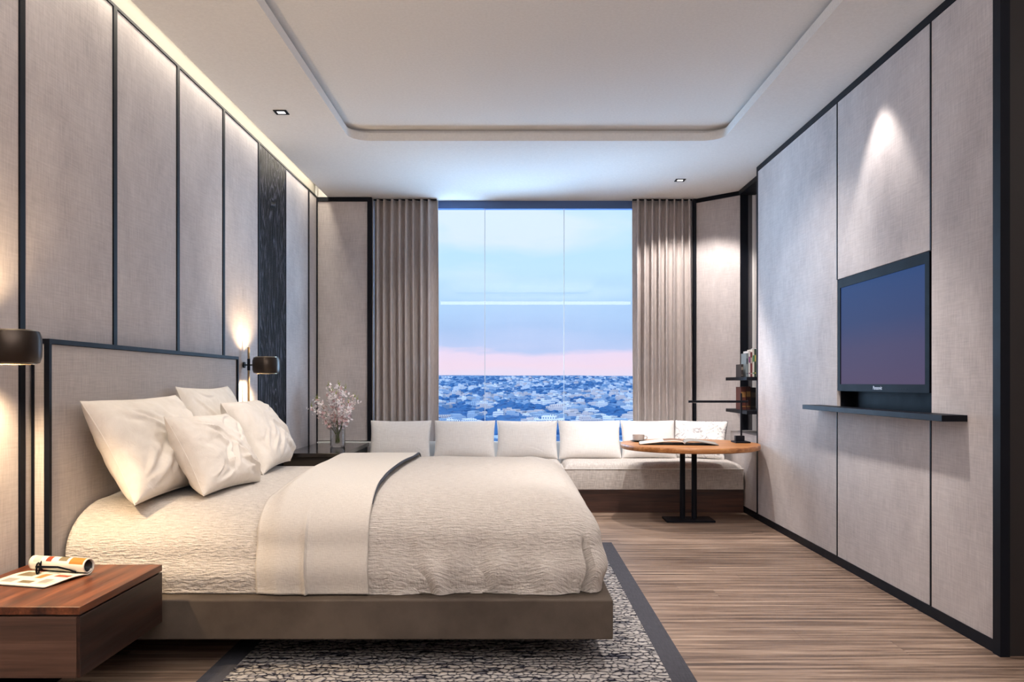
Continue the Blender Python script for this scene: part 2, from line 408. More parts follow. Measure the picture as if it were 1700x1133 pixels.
# ceiling ring with rounded tray recess
def ceiling():
    bm = bmesh.new()
    x0, x1, y0, y1 = -1.86, 4.2, -1.8, 8.62
    hx0, hx1, hy0, hy1, r = -1.25, 1.605, -.9, 6.395, .16
    outer = [(x0, y0), (x1, y0), (x1, y1), (x0, y1)]
    hole = []
    for cx, cy, a0 in ((hx1-r, hy1-r, 0), (hx0+r, hy1-r, 90), (hx0+r, hy0+r, 180), (hx1-r, hy0+r, 270)):
        for k in range(13):
            a = math.radians(a0+90*k/12); hole.append((cx+r*math.cos(a), cy+r*math.sin(a)))
    def loop(pts, z):
        v = [bm.verts.new((x, y, z)) for x, y in pts]
        return v, [bm.edges.new((v[i], v[(i+1) % len(v)])) for i in range(len(v))]
    ov, oe = loop(outer, H); hv, he = loop(hole, H)
    bmesh.ops.triangle_fill(bm, use_beauty=True, edges=oe+he)
    up = [bm.verts.new((x, y, H+.062)) for x, y in hole]; n = len(hole)
    for i in range(n): bm.faces.new((hv[i], hv[(i+1) % n], up[(i+1) % n], up[i]))
    ou = [bm.verts.new((x, y, H+.062)) for x, y in outer]
    for i in range(4): bm.faces.new((ov[i], ov[(i+1) % 4], ou[(i+1) % 4], ou[i]))
    # small shadow groove above the lip
    gx = [bm.verts.new((x+(.04 if x > .2 else -.04), y+(.04 if y > 3 else -.04), H+.062)) for x, y in hole]
    gt = [bm.verts.new((v.co.x, v.co.y, H+.09)) for v in gx]
    for i in range(n):
        j = (i+1) % n
        bm.faces.new((up[i], up[j], gx[j], gx[i])); bm.faces.new((gx[i], gx[j], gt[j], gt[i]))
    o = S('ceiling', bm, M['plaster'])
    bm = bx(-1.45, 1.8, -1.1, 6.6, H+.09, H+.11)
    S('tray_panel', bm, M['plaster'], o)
    S('slot_cover', bx(-2.2, -1.75, -1.8, 8.62, 3.27, 3.30), M['plaster'], o)
    S('upper_slab', bx(-1.86, 4.2, -1.8, 8.62, H+.12, H+.16), M['plaster'], o)
ceiling()

# left wall: fabric panels between black metal strips
wl = S('wall_left', bx(-2.12, -2.0, -1.8, 8.62, 0, 3.3), M['linen'])
ys = [-1.33, -.555, .22, .999, 1.776, 2.553, 3.33, 4.107, 4.88, 5.65, 6.43, 7.19, 8.0, 8.34]
prev = -1.8
for i, y in enumerate(ys):
    if not (abs(y-7.19) < .01):
        S('fabric_panel', bx(-2.0, XL, prev+.018, y-.018, .06, 3.035, bev=.004), M['linen'], wl)
    wd = .018 if y != 7.19 else .008
    if y < 8.3: S('metal_strip', bx(-2.0, XL+.006, y-wd, y+wd, .06, 3.035), M['black'], wl)
    prev = y
S('metal_strip', bx(-2.0, XL+.006, -1.8, 8.34, 3.035, 3.05), M['black'], wl)
S('metal_strip', bx(-2.0, XL+.01, 8.315, 8.34, .06, 3.035), M['black'], wl)
M['slotpaint'] = flat('slot_paint', s2l((138, 134, 126)), .8)
S('upper_plaster', bx(-2.0, -1.985, -1.8, 8.34, 3.05, 3.27), M['slotpaint'], wl)
S('baseboard_left', bx(-2.0, XL+.02, -1.8, 8.3, 0, .06), M['black'])
wp = obj('wood_panel', bx(-1.9995, XL+.004, 6.448, 7.182, .06, 3.033, bev=.003), M['charred'], origin=(-1.985, 6.8, .06))
tag(wp, 'tall black carved-grain wood panel set in the left wall behind the far sconce', 'wall panel')

# back wall
wb = S('wall_back', bx(-2.12, XL+.0, 8.345, 8.62, 0, 3.3), M['plaster'])
S('wall_piece', bx(-1.42, 2.6, 8.56, 8.62, 0, .5), M['plaster'], wb)
S('fabric_panel', bx(XL+.006, -1.462, 8.345, 8.375, .6, 3.0), M['linen'], wb)
S('wall_piece', bx(XL+.004, -1.42, 8.38, 8.62, 0, 3.3), M['plaster'], wb)
S('metal_strip', bx(XL+.01, -1.462, 8.325, 8.38, 3.0, H-.001), M['black'], wb)
S('metal_strip', bx(-1.462, -1.42, 8.325, 8.38, .6, H-.001), M['black'], wb)
S('wall_piece', bx(1.86, 2.6, 8.45, 8.62, 0, H), M['plaster'], wb)
S('window_sill', bx(XL+.01, 1.84, 8.30, 8.37, .0, .592, bev=.004), M['white'])

# window
win = S('window_1', bx(-1.42, 1.86, 8.5, 8.58, H-.078, H-.001), M['bluegrey'])
S('window_frame', bx(-1.42, 1.86, 8.5, 8.58, .5, .56), M['bluegrey'], win)
for x in (-1.40, 1.84): S('window_frame', bx(x-.02, x+.02, 8.5, 8.58, .56, H-.078), M['bluegrey'], win)
xs = [-1.38, -1.10, -.29, .52, 1.33, 1.82]
for a, b_ in zip(xs, xs[1:]):
    bm = bmesh.new(); v = [bm.verts.new(p_) for p_ in ((a+.003, 8.52, .56), (b_-.003, 8.52, .56), (b_-.003, 8.52, H-.078), (a+.003, 8.52, H-.078))]; bm.faces.new(v)
    S('window_pane', bm, M['winglass'], win)
M['joint'] = flat('glass_joint', (.62, .74, .86), .3)
for x in xs[1:-1]: S('glass_joint', bx(x-.003, x+.003, 8.512, 8.528, .56, H-.078), M['joint'], win)

# right wall with fabric panels, black joints and a recess for the television
wr = S('wall_right', bx(2.23, 4.2, 3.62, 7.16, 0, 3.3), M['plaster'])
def rp(y0, y1, z0, z1): S('fabric_panel', bx(XR, 2.13, y0+.006, y1-.006, z0, z1, bev=.003), M['linen'], wr)
for y_, a_, b_ in ((5.40, .05, 1.0), (5.40, 1.85, 3.0), (4.19, .05, 1.0), (4.19, 1.85, 3.0), (7.154, .05, 3.0)): S('metal_strip', bx(XR-.003, 2.13, y_-.006, y_+.006, a_, b_), M['black'], wr)
rp(5.40, 7.16, .05, 3.0); rp(4.19, 5.40, 1.85, 3.0); rp(4.19, 5.40, .05, 1.0); rp(3.63, 4.19, .05, 3.0)
S('panel_backing', bx(2.13, 2.225, 5.40, 7.16, .05, H), M['black'], wr)
S('panel_backing', bx(2.13, 2.225, 3.62, 4.19, .05, H), M['black'], wr)
S('panel_backing', bx(2.13, 2.225, 4.19, 5.40, 1.85, H), M['black'], wr)
S('panel_backing', bx(2.13, 2.225, 4.19, 5.40, .05, 1.0), M['black'], wr)
S('recess_back', bx(2.20, 2.226, 4.19, 5.40, 1.0, 1.85), M['tvblack'], wr)
S('metal_strip', bx(XR-.004, 2.13, 3.6, 7.18, 3.0, H-.001), M['black'], wr)
S('metal_strip', bx(XR-.004, 2.13, 7.16, 7.18, 0, 3.0), M['black'], wr)
S('end_cladding', bx(XR-.008, 4.2, 3.585, 3.62, 0, H-.001), M['blackwood'], wr)
S('end_trim', bx(XR-.012, XR+.03, 3.572, 3.628, 0, H-.001), M['black'], wr)
S('baseboard_right', bx(XR-.005, 2.2, 3.63, 8.3, 0, .055), M['black'])
# low wall and niche beyond the wardrobe corner
lowr = S('wall_niche', bx(XR, 2.6, 7.18, 8.05, .055, .72, bev=.002), M['linen'])
S('fabric_panel', bx(2.345, 2.37, 7.18, 8.05, .72, H), M['linen'], lowr)
S('niche_post', bx(2.2, 2.275, 8.05, 8.10, .70, H-.001), M['black'], lowr)
M['smoke'] = flat('smoked_glass', (.10, .10, .11), .25)
S('niche_glass', bx(2.275, 2.318, 8.06, 8.10, .72, H-.001), M['smoke'], lowr)
S('niche_panel', bx(2.318, 2.345, 8.06, 8.10, .72, H-.001), M['white'], lowr)
S('niche_head', bx(2.185, 2.345, 7.18, 8.05, 3.0, H-.001), M['black'], lowr)
bm = bmesh.new(); prism(bm, [(1.84, 8.43), (2.2, 8.06), (2.2, 8.10), (1.875, 8.45)], .05, 3.0)
wa = S('wall_angled', bm, M['linen'])
bm = bmesh.new(); prism(bm, [(1.83, 8.425), (2.2, 8.05), (2.2, 8.10), (1.875, 8.45)], 3.0, H-.001); S('metal_strip', bm, M['black'], wa)
bm = bmesh.new(); prism(bm, [(1.822, 8.40), (1.85, 8.40), (1.85, 8.46), (1.822, 8.46)], .6, H-.001); S('metal_strip', bm, M['black'], wa)
# rest of the room behind the camera
S('wall_front', bx(-2.12, 4.2, -1.9, -1.8, 0, 3.3), M['linen'])
S('wall_far_right', bx(4.2, 4.3, -1.9, 3.62, 0, 3.3), M['linen'])

# downlights
def downlight(x, y, lab):
    t_ = thing('downlight', lab, 'downlight', (x, y, H-.001))
    bm = bmesh.new()
    a, b_ = .045, .026
    for (x0, x1, y0, y1) in ((-a, a, -a, -b_), (-a, a, b_, a), (-a, -b_, -b_, b_), (b_, a, -b_, b_)): box(bm, x+x0, x+x1, y+y0, y+y1, H-.006, H-.001)
    obj('trim_frame', bm, M['black'], t_)
    obj('diffuser', bx(x-b_, x+b_, y-b_, y+b_, H-.0035, H-.001), M['dl_white'], t_, label='small glowing white square')
downlight(-1.594, 5.713, 'small square recessed downlight in the ceiling near the left wall')
downlight(1.531, 7.63, 'small square recessed downlight in the ceiling near the window and right niche')

# ------------------------------------------------------------------ rug
rg = thing('rug', 'chunky woven black and beige rug with a wide charcoal border, under the bed', 'rug', (-.25, 4.3, 0))
rx0, rx1, ry0, ry1, bw = -1.24, .72, 2.55, 6.09, .10
obj('woven_field', bx(rx0+bw, rx1-bw, ry0+bw, ry1-bw, .001, .013), M['rug'], rg)
bm = bmesh.new()
for a in ((rx0, rx1, ry0, ry0+bw), (rx0, rx1, ry1-bw, ry1), (rx0, rx0+bw, ry0+bw, ry1-bw), (rx1-bw, rx1, ry0+bw, ry1-bw)): box(bm, *a, .001, .011)
obj('border', bm, M['rugborder'], rg, label='plain charcoal canvas border')

# ------------------------------------------------------------------ bed
BY0, BY1 = 3.40, 5.70; HB0, HB1, HT = 3.38, 5.715, 1.36
bed = thing('bed', 'large low bed with grey upholstered headboard and floating taupe base', 'bed', (-.75, 4.55, 0))
obj('base', bx(-1.885, .409, BY0, BY1, .128, .29, bev=.006), M['basefab'], bed, label='taupe suede bed base')
obj('plinth', bx(-1.75, .0, 3.85, 5.3, .014, .128), M['black'], bed)
obj('mattress', bx(-1.88, .30, 3.60, 5.50, .29, .60, bev=.06, seg=4), M['cushion'], bed)
bm = bmesh.new(); box(bm, XL+.012, -1.898, HB0+.004, HB1-.004, .02, HT-.022); obj('headboard', bm, M['linen2'], bed)
bm = bmesh.new()
fx0, fx1 = -1.908, -1.886
box(bm, XL+.012, fx1, HB0, HB1, HT-.020, HT)
box(bm, fx0, fx1, HB0, HB0+.018, .02, HT-.02); box(bm, fx0, fx1, HB1-.018, HB1, .02, HT-.02)
box(bm, XL+.012, XL+.022, HB0-.004, HB0+.01, .02, HT)
obj('headboard_frame', bm, M['black'], bed)
obj('headboard_foot', bx(XL+.035, -1.80, 3.20, 3.37, 0.0, .04), M['black'], bed)

def smooth01(a): a = max(0, min(1, a)); return a*a*(3-2*a)
def path(y0, y1, zb, zt, ry=.30, rz=.17, n_side=26, n_arc=16, n_top=50, crown=.012, bulge=.02):
    """half profile over the bed: (y, z, side-weight, inward normal sign)"""
    pts = []
    for i in range(n_side):
        f = i/n_side; z = zb+(zt-rz-zb)*f
        pts.append((y0-bulge*math.sin(PI*f)**2, z, 1))
    for i in range(n_arc+1):
        a = PI/2*i/n_arc; pts.append((y0+ry*(1-math.cos(a)), zt-rz+rz*math.sin(a), 1-i/n_arc))
    yt0 = y0+ry; ym = (y0+y1)/2
    for i in range(1, n_top):
        y = yt0+(ym-yt0)*i/n_top; pts.append((y, zt+crown*math.sin(PI/2*i/n_top), 0))
    full = [(y, z, s_) for y, z, s_ in pts]
    mir = [(y1-(y-y0), z, s_) for y, z, s_ in reversed(pts)]
    return full+[(ym, zt+crown, 0)]+mir
def nz(x, y, z=0): return noise.noise(Vector((x, y, z)))
# coverlet (sections along x)
def sections(x_of, nx, prof, disp):
    P = []
    for i in range(nx+1):
        row = []
        for k, (y, z, s_) in enumerate(prof):
            x = x_of(i/nx, y, z, s_)
            sg = -1 if k < len(prof)/2 else 1
            d = disp(x, y, z, s_)
            row.append((x, y+sg*d*s_, z+d*(1-s_)))
        P.append(row)
    return P
cv = bmesh.new()
grid(cv, sections(lambda f, y, z, s_: -1.883+f*2.16, 150, path(3.50, 5.60, .293, .655, .34, .2),
     lambda x, y, z, s_: .010*nz(x*2.3, y*2.1, z*4)+.005*nz(x*7, y*5, z*6)))
co = obj('coverlet', cv, M['coverlet'], smooth=True, origin=(-.8, 4.55, .29))
tag(co, 'off-white crinkled coverlet spread over the bed mattress from the headboard down', 'bedspread'); solidify(co, .012)

# duvet: outlines stepping inwards from the hem to the middle of the top
dv = thing('duvet', 'cream textured duvet over the foot half of the bed, top edge folded back', 'duvet', (-.2, 4.55, .29))
def duvet_mesh():
    bm = bmesh.new()
    xh, xe, yn, yf, zb, zt = -.80, .385, 3.475, 5.625, .293, .705
    lev = []
    ns, na = 30, 18; ry, rz = .30, .20
    for i in range(ns): lev.append((-.022*math.sin(PI*i/ns)**2, zb+(zt-rz-zb)*i/ns, 1-.0*i/ns))
    for i in range(na+1):
        a = PI/2*i/na; lev.append((ry*(1-math.cos(a)), zt-rz+rz*math.sin(a), 1-i/na))
    nt = 44
    for i in range(1, nt+1):
        f = i/nt; lev.append((ry+(1.073-ry)*f, zt+.012*math.sin(PI/2*f), 0))
    P = []
    for d, z, s_ in lev:
        R = max(.14-.3*max(d, 0), .012)
        row = []
        def add(x, y, nx_, ny_):
            q = 1-(z-zb)/(zt-zb)     # 1 at the hem
            fold = 0
            if s_ > 0:
                u = x*1.0+ (y if nx_ > .5 else 0)
                w_ = nz(u*6.2-z*2.8, 1.7, z*1.1)
                w2 = nz(u*12+z*5, 4.2, z*1.5)
                fd = smooth01((x+.56)/.12)
                fold = fd*(.060*w_*q**1.1+.034*w2*q**1.6)*s_*(1 if nx_ < .2 else .25)-.010*q
                fold += .012*abs(nz(u*16, 9, z*2))*q**3*fd
                # deep fold at the near corner
                cdist = abs((x+ (y-yn)) - (xe-.06))
                if ny_ < -.2 or nx_ > .2: fold -= .045*math.exp(-(cdist/.022)**2)*smooth01((.62-z)/.2)*s_
            big = .010*nz(x*2.6, y*2.2, 3)+.004*nz(x*7, y*7, 5)
            row.append((x+nx_*fold, y+ny_*fold, z+big*(1-s_*.7)+ (0 if s_ else 0)))
        xc, yc0, yc1 = xe-d-R, yn+d+R, yf-d-R
        if yc1 < yc0: yc0 = yc1 = (yn+yf)/2
        n1, n2, n3 = 95, 10, 90
        for k in range(n1): add(xh+(xc-xh)*k/n1, yc0-R, 0, -1)
        for k in range(n2+1):
            a = -PI/2+PI/2*k/n2; add(xc+R*math.cos(a), yc0+R*math.sin(a), math.cos(a), math.sin(a))
        for k in range(1, n3): add(xc+R, yc0+(yc1-yc0)*k/n3, 1, 0)
        for k in range(n2+1):
            a = PI/2*k/n2; add(xc+R*math.cos(a), yc1+R*math.sin(a), math.cos(a), math.sin(a))
        for k in range(1, n1+1): add(xc+(xh-xc)*k/n1, yc1+R, 0, 1)
        P.append(row)
    grid(bm, P); bmesh.ops.remove_doubles(bm, verts=bm.verts[:], dist=.0004)
    return bm
do = obj('duvet_body', duvet_mesh(), M['duvet'], dv, smooth=True)
def band_x(f, y, z, s_):
    l = -1.075-.075*(y-3.5)*(1-s_)-.0*s_; r = -.615+.01*math.sin(y*4)
    return l+(r-l)*f
def band_d(x, y, z, s_):
    q = 1-(z-.293)/.42
    cre = .022*math.exp(-((x+.858)/.02)**2)*(1 if x < -.858 else .0)*smooth01(q*2.2)*s_
    return .008*nz(x*3, y*2, z*3)+.022*q*nz(x*5, z*2, 8)*s_+cre+.010*(1-s_)
bprof = path(3.462, 5.638, .296, .722, .33, .20)
Pb = sections(band_x, 60, bprof, band_d)
for i, row in enumerate(Pb):          # thin the head edge towards the coverlet
    f = i/60; k_ = 1-smooth01(f/.22)
    Pb[i] = [(x, y+(.030*k_ if kk < len(row)/2 else -.030*k_)*bprof[kk][2], z-.062*k_*(1-bprof[kk][2])) for kk, (x, y, z) in enumerate(row)]
bm = bmesh.new(); grid(bm, Pb)
bo = obj('folded_band', bm, M['band'], dv, smooth=True, label='smooth cream folded-back top of the duvet'); solidify(bo, .014)
edge = [Vector(p_)+Vector((.004, 0, -.004)) for p_ in Pb[-1]]
edge = [p_ for k, p_ in enumerate(edge) if bprof[k][2] < .55]
bm = bmesh.new(); tube(bm, edge, [.0075*min(1, .25+i/14, .25+(len(edge)-1-i)/14) for i in range(len(edge))], 8)  # dark tube paints in the fold's shadow and dark underside
obj('edge_tube', bm, M['darkedge'], dv, smooth=True, label='dark grey strip standing for the shaded underside of the folded edge')

# ------------------------------------------------------------------ pillows
def pillow_bm(w_, h_, th, seed=0, wr=1.0, n=80, pinch=.07, sag=0):
    bm = bmesh.new(); rnd = random.Random(int(seed*7+3))
    creases = []
    for side in (1, -1):
        for k in range(int(15*wr)):
            c = rnd.choice([(-1, -1), (1, -1), (-1, -1), (1, -1), (-1, 1), (1, 1)])
            if rnd.random() < .3: c = (rnd.uniform(-.7, .7), -1)
            tgt = (rnd.uniform(-.45, .45), rnd.uniform(-.5, .6))
            d = Vector((tgt[0]-c[0], tgt[1]-c[1])); L = d.length; d.normalize()
            s0 = rnd.uniform(.12, .3)*L; s1 = rnd.uniform(.55, 1.05)*L
            creases.append((side, Vector(c), d, s0, s1, rnd.uniform(.035, .075), rnd.uniform(.5, 1)*rnd.choice((1, 1, -.8)), rnd.uniform(-.25, .25)))
    def P0(u, v, side):
        x = w_/2*u*(1-pinch*(1-v*v)*abs(u)**2.5)
        z = h_/2*v*(1-pinch*(1-u*u)*abs(v)**2.5)
        e = (max(0, 1-abs(u)**2.6)*max(0, 1-abs(v)**2.6))
        t_ = th/2*e**.45*(1-.10*v)
        r = .010*wr*nz(u*1.8+seed, v*1.8, side*3)+.0035*wr*nz(u*6+seed, v*6, side)
        for sd_, c, d, s0, s1, wd, am, cv_ in creases:
            if sd_ != side: continue
            q = Vector((u, v))-c; al = q.dot(d)
            if al < s0 or al > s1: continue
            f = (al-s0)/(s1-s0); pe = q.x*d.y-q.y*d.x-cv_*math.sin(PI*f)*.4
            if abs(pe) > wd*3: continue
            ta = math.sin(PI*f)**.7
            r += .0125*wr*am*ta*(math.exp(-(pe/wd)**2)-.6*math.exp(-((pe-wd*1.4)/wd)**2))
        return Vector((x, (t_+r*min(1, e*4))*side, z))
    top = [[bm.verts.new(P0(-1+2*i/n, -1+2*j/n, 1)) for i in range(n+1)] for j in range(n+1)]
    bot = [[(top[j][i] if i in (0, n) or j in (0, n) else bm.verts.new(P0(-1+2*i/n, -1+2*j/n, -1))) for i in range(n+1)] for j in range(n+1)]
    for j in range(n):
        for i in range(n):
            bm.faces.new((top[j][i], top[j][i+1], top[j+1][i+1], top[j+1][i]))
            bm.faces.new((bot[j][i], bot[j+1][i], bot[j+1][i+1], bot[j][i+1]))
    return bm
def seamed(name, label, cat, loc, rot, w_, h_, th, mat, seed, wr, group=None, pinch=.07, edge_mat=None):
    """loc = middle of the bottom edge, local y = towards the front"""
    t_ = thing(name, label, cat, loc, rot, group)
    bm = pillow_bm(w_, h_, th, seed, wr, pinch=pinch); bmesh.ops.translate(bm, verts=bm.verts[:], vec=(0, 0, h_/2))
    o = obj('cover', bm, mat, t_, smooth=True, local=True)
    # seam cord round the edge
    pts = []
    N = 24
    for (a, b_) in (((-1, -1), (1, -1)), ((1, -1), (1, 1)), ((1, 1), (-1, 1)), ((-1, 1), (-1, -1))):
        for k in range(N):
            u = a[0]+(b_[0]-a[0])*k/N; v = a[1]+(b_[1]-a[1])*k/N
            pts.append((w_/2*u*(1-pinch*(1-v*v)*abs(u)**2.5), 0, h_/2*v*(1-pinch*(1-u*u)*abs(v)**2.5)+h_/2))
    pts.append(pts[0]); bm = bmesh.new(); tube(bm, pts, .0028, 6, cap=False)
    obj('seam', bm, edge_mat or mat, t_, smooth=True, local=True)
    return t_
R = math.radians
# rotation: local x -> world y (turn -90 about z so local +y (front) faces world +x ... ) then lean back
def on_bed(name, label, x, y, z, yaw, lean, w_, h_, th, seed, wr=1.0, group=None, roll=0):
    m = Matrix.Rotation(R(-90+yaw), 4, 'Z') @ Matrix.Rotation(R(lean), 4, 'X') @ Matrix.Rotation(R(roll), 4, 'Y')
    return seamed(name, label, 'pillow', (x, y, z), m.to_euler(), w_, h_, th, M['pillow'], seed, wr, group)
on_bed('pillow', 'large cream pillow nearest the camera leaning on the grey headboard', -1.575, 3.95, .668, -5, 28.5, .84, .50, .24, 1, 1.3, 'bed pillows', 1)
on_bed('pillow', 'wide cream pillow leaning on the far half of the headboard, furthest back', -1.68, 5.0, .668, 2, 20, .92, .52, .20, 5, .9, 'bed pillows')
on_bed('pillow', 'large rounded cream pillow on the far side, in front of the back pillow', -1.43, 5.05, .668, 5, 30, .84, .46, .26, 9, 1.1, 'bed pillows')
on_bed('pillow', 'small square cream pillow propped in front of the large near pillow', -1.36, 4.05, .668, -5, 28, .64, .40, .20, 13, 1.3, 'bed pillows', -1)

# ------------------------------------------------------------------ window sofa
sofa = thing('window_seat', 'long built-in window seat with pale linen cushions and dark wood plinth', 'sofa', (.33, 7.9, 0))
obj('plinth', bx(-1.41, 2.095, 7.56, 8.29, .0, .21), M['plinth'], sofa, label='dark brown wood plinth')
def seat_cushion(x0, x1):
    bm = bmesh.new(); nx, ny = 90, 40
    y0, y1, zb, zs, zt = 7.54, 8.285, .212, .398, .452
    # crowned top
    P = []
    for j in range(ny+1):
        fy = j/ny; row = []
        for i in range(nx+1):
            fx = i/nx; x = x0+(x1-x0)*fx; y = y0+(y1-y0)*fy
            e = min(1, min(fx*(x1-x0), (1-fx)*(x1-x0))/.09); e2 = min(1, min(fy, 1-fy)*(y1-y0)/.10)
            z = zs+(zt-zs)*math.sqrt(max(0, 1-(1-e)**2))*math.sqrt(max(0, 1-(1-e2)**2))+.004*nz(x*3, y*3)*e*e2
            row.append((x, y, z))
        P.append(row)
    V, _ = grid(bm, P)
    lo = {}
    def low(v):
        if v not in lo: lo[v] = bm.verts.new((v.co.x, v.co.y, zb))
        return lo[v]
    per = [V[0][i] for i in range(nx+1)]+[V[j][nx] for j in range(1, ny+1)]+[V[ny][i] for i in range(nx-1, -1, -1)]+[V[j][0] for j in range(ny-1, 0, -1)]
    for a, b_ in zip(per, per[1:]+per[:1]): bm.faces.new((a, b_, low(b_), low(a)))
    bm.faces.new([low(v) for v in per])
    c = obj('seat_cushion', bm, M['seat'], sofa, smooth=True)
    bm = bmesh.new(); tube(bm, [(x0, y1, zs), (x0, y0, zs), (x1, y0, zs), (x1, y1, zs)], .005, 6); obj('edge_tube', bm, M['cushion'], c, smooth=True)  # piping along the seat cushion edge
seat_cushion(-1.405, .455); seat_cushion(.462, 2.09)
def throw_cushion(px0, px1, label, seed, yaw=0, group='white scatter cushions along the window seat', w=None, yb=8.0, lean=-20, mat=None, wr=.13, em=None, h_=.385, z=.448):
    xc = ((px0+px1)/2-852)*yb/1380; ww = w or (px1-px0)*yb/1380
    m = Matrix.Rotation(R(180+yaw), 4, 'Z') @ Matrix.Rotation(R(-lean), 4, 'X')
    return seamed('scatter_cushion', label, 'cushion', (xc, yb, z), m.to_euler(), ww, h_, .15, mat or M['cushion'], seed, wr, group, .05, em)
throw_cushion(612, 714, 'white scatter cushion at the left end of the window seat beside the console', 21)
throw_cushion(720, 822, 'white scatter cushion second from left on the window seat', 22, 1)
throw_cushion(824, 926, 'white scatter cushion in the middle of the window seat, third from left', 23, -1)
throw_cushion(928, 1032, 'white scatter cushion fourth from left, where the two seat pads meet', 24, 1)
throw_cushion(1033, 1123, 'white scatter cushion behind the cup on the round table', 25, 0, yb=8.02)
def patterned():
    m, t, b = newmat('patterned_cushion')
    x, y, z = t.sep(t.n('ShaderNodeTexCoord').outputs['Object'])
    n = t.noise(t.comb(x, z, 0), 7, 3, .5, 1.2)
    l = t.math('ABSOLUTE', t.math('SUBTRACT', t.math('FRACT', t.math('MULTIPLY', n, 7)), .5))
    t.L.new(t.ramp(l, [(.0, s2l((172, 168, 170))), (.06, s2l((200, 196, 196))), (.12, s2l((238, 235, 232)))]), b.inputs['Base Color'])
    b.inputs['Roughness'].default_value = .85; return m
M['pattern'] = patterned()
throw_cushion(1118, 1198, 'white cushion with faint grey pattern and dark edging, rightmost on the window seat', 26, -28, None, .52, 8.0, -20, M['pattern'], .8, M['darkedge'])

# ------------------------------------------------------------------ curtains
def curtain(x0, x1, label, seed):
    t_ = thing('curtain', label, 'curtain', ((x0+x1)/2, 8.43, .62)); random.seed(seed)
    bm = bmesh.new(); nx = 260; nzz = 30; P = []
    ph = [0]; 
    for i in range(nx): ph.append(ph[-1]+ (1+.45*nz(i*.05, seed))*.0+1)
    for j in range(nzz+1):
        z = .01+(H-.012-.01)*j/nzz; row = []
        for i in range(nx+1):
            u = i/nx; w_ = u*(x1-x0)
            wob = .25*nz(w_*6, seed, z*.25)
            ang = 2*PI*(w_/.074+wob*1.4)
            amp = .050*(1+.35*nz(w_*9, seed+2, z*.3))
            s_ = math.sin(ang)
            row.append((x0+w_+.019*math.sin(ang*2+.4), 8.430+amp*(s_+.25*math.sin(2*ang+1)), z))
        P.append(row)
    grid(bm, P); o = obj('drape', bm, M['curtain'], t_, smooth=True); solidify(o, .002)
    obj('track', bx(x0, x1, 8.42, 8.45, H-.012, H-.001), M['black'], t_)
curtain(-1.415, -.775, 'grey-beige pleated full-height curtain left of the window', 3)
curtain(1.21, 1.815, 'grey-beige pleated full-height curtain right of the window', 8)

# ------------------------------------------------------------------ console, vase, flowers
cs = thing('console_table', 'low glossy black corner console under the vase, left of the window seat', 'console table', (-1.69, 7.6, 0))
obj('top', bx(XL+.022, -1.435, 7.02, 8.295, .55, .584, bev=.003), M['gloss'], cs)
obj('body', bx(XL+.022, -1.455, 7.06, 8.29, .0, .55), M['blackwood'], cs)
VX, VY, VZ = -1.63, 7.72, .585
bm = bmesh.new(); lathe(bm, [(.0, .0), (.064, .0), (.068, .006), (.068, .23), (.064, .23), (.063, .016), (.0, .014)], VX, VY, VZ, 36)
tag(obj('vase', bm, M['vase'], smooth=True, origin=(VX, VY, VZ)), 'clear glass cylinder vase holding blossom branches on the black console', 'vase')
M['stem'] = flat('green_stem', s2l((92, 112, 48)), .6)
M['petal'] = flat('blossom_petal', s2l((250, 240, 238)), .6)
M['petal2'] = flat('blossom_petal_pink', s2l((222, 186, 184)), .6)
M['bud'] = flat('green_bud', s2l((150, 160, 60)), .6)
NB = 14
for k in range(NB):
    random.seed(100+k)
    a = 2*PI*k/NB+.3; sp = (.11, .21, .30)[k % 3]*(1 if k else .3); hh = .58-sp*.75+random.uniform(-.03, .05)
    dx, dy = math.cos(a)*sp, math.sin(a)*sp*.75
    if VX+dx < XL+.06: dx = XL+.06-VX
    b0 = Vector((VX-math.cos(a)*.018, VY-math.sin(a)*.018, VZ+.03+random.uniform(0, .03)))
    def bp(f): return b0+Vector((dx*f**1.25, dy*f**1.25, hh*f))
    br = thing('blossom_branch', 'thin branch of pale pink and white blossoms standing in the glass vase', 'flower', b0, group='blossom branches in the vase')
    bm = bmesh.new(); tube(bm, [bp(f/10) for f in range(11)], [.003-.0015*f/10 for f in range(11)], 6); obj('stem', bm, M['stem'], br, smooth=True)
    bm = bmesh.new()
    for q in range(58):
        f = .40+.58*q/58; c = bp(f)+Vector((random.gauss(0, .020), random.gauss(0, .020), random.gauss(0, .016)))
        if c.x < XL+.03: c.x = XL+.03
        rr_ = random.uniform(.013, .021)*(1.1-.4*f); nrm = Vector((random.gauss(0, 1), random.gauss(-.6, 1), random.gauss(.3, 1))).normalized()
        e1 = nrm.orthogonal().normalized(); e2 = nrm.cross(e1); mi = 1 if random.random() < .42-.3*(f-.4) else 0
        for s_ in range(5):
            a2 = 2*PI*s_/5+random.uniform(-.15, .15); d = e1*math.cos(a2)+e2*math.sin(a2); s2 = nrm.cross(d)
            vs_ = [bm.verts.new(c), bm.verts.new(c+d*rr_*.6+s2*rr_*.38+nrm*rr_*.25), bm.verts.new(c+d*rr_*1.15+nrm*rr_*.45), bm.verts.new(c+d*rr_*.6-s2*rr_*.38+nrm*rr_*.25)]
            fc = bm.faces.new(vs_); fc.material_index = mi
    obj('blossoms', bm, [M['petal'], M['petal2']], br)
    bm = bmesh.new()
    for q in range(6):
        c = bp(1)+Vector((random.gauss(0, .006), random.gauss(0, .006), .008*q-.01)); r_ = .006-.0006*q
        bmesh.ops.create_icosphere(bm, subdivisions=1, radius=r_, matrix=Matrix.Translation(c))
    obj('buds', bm, M['bud'], br, smooth=True)

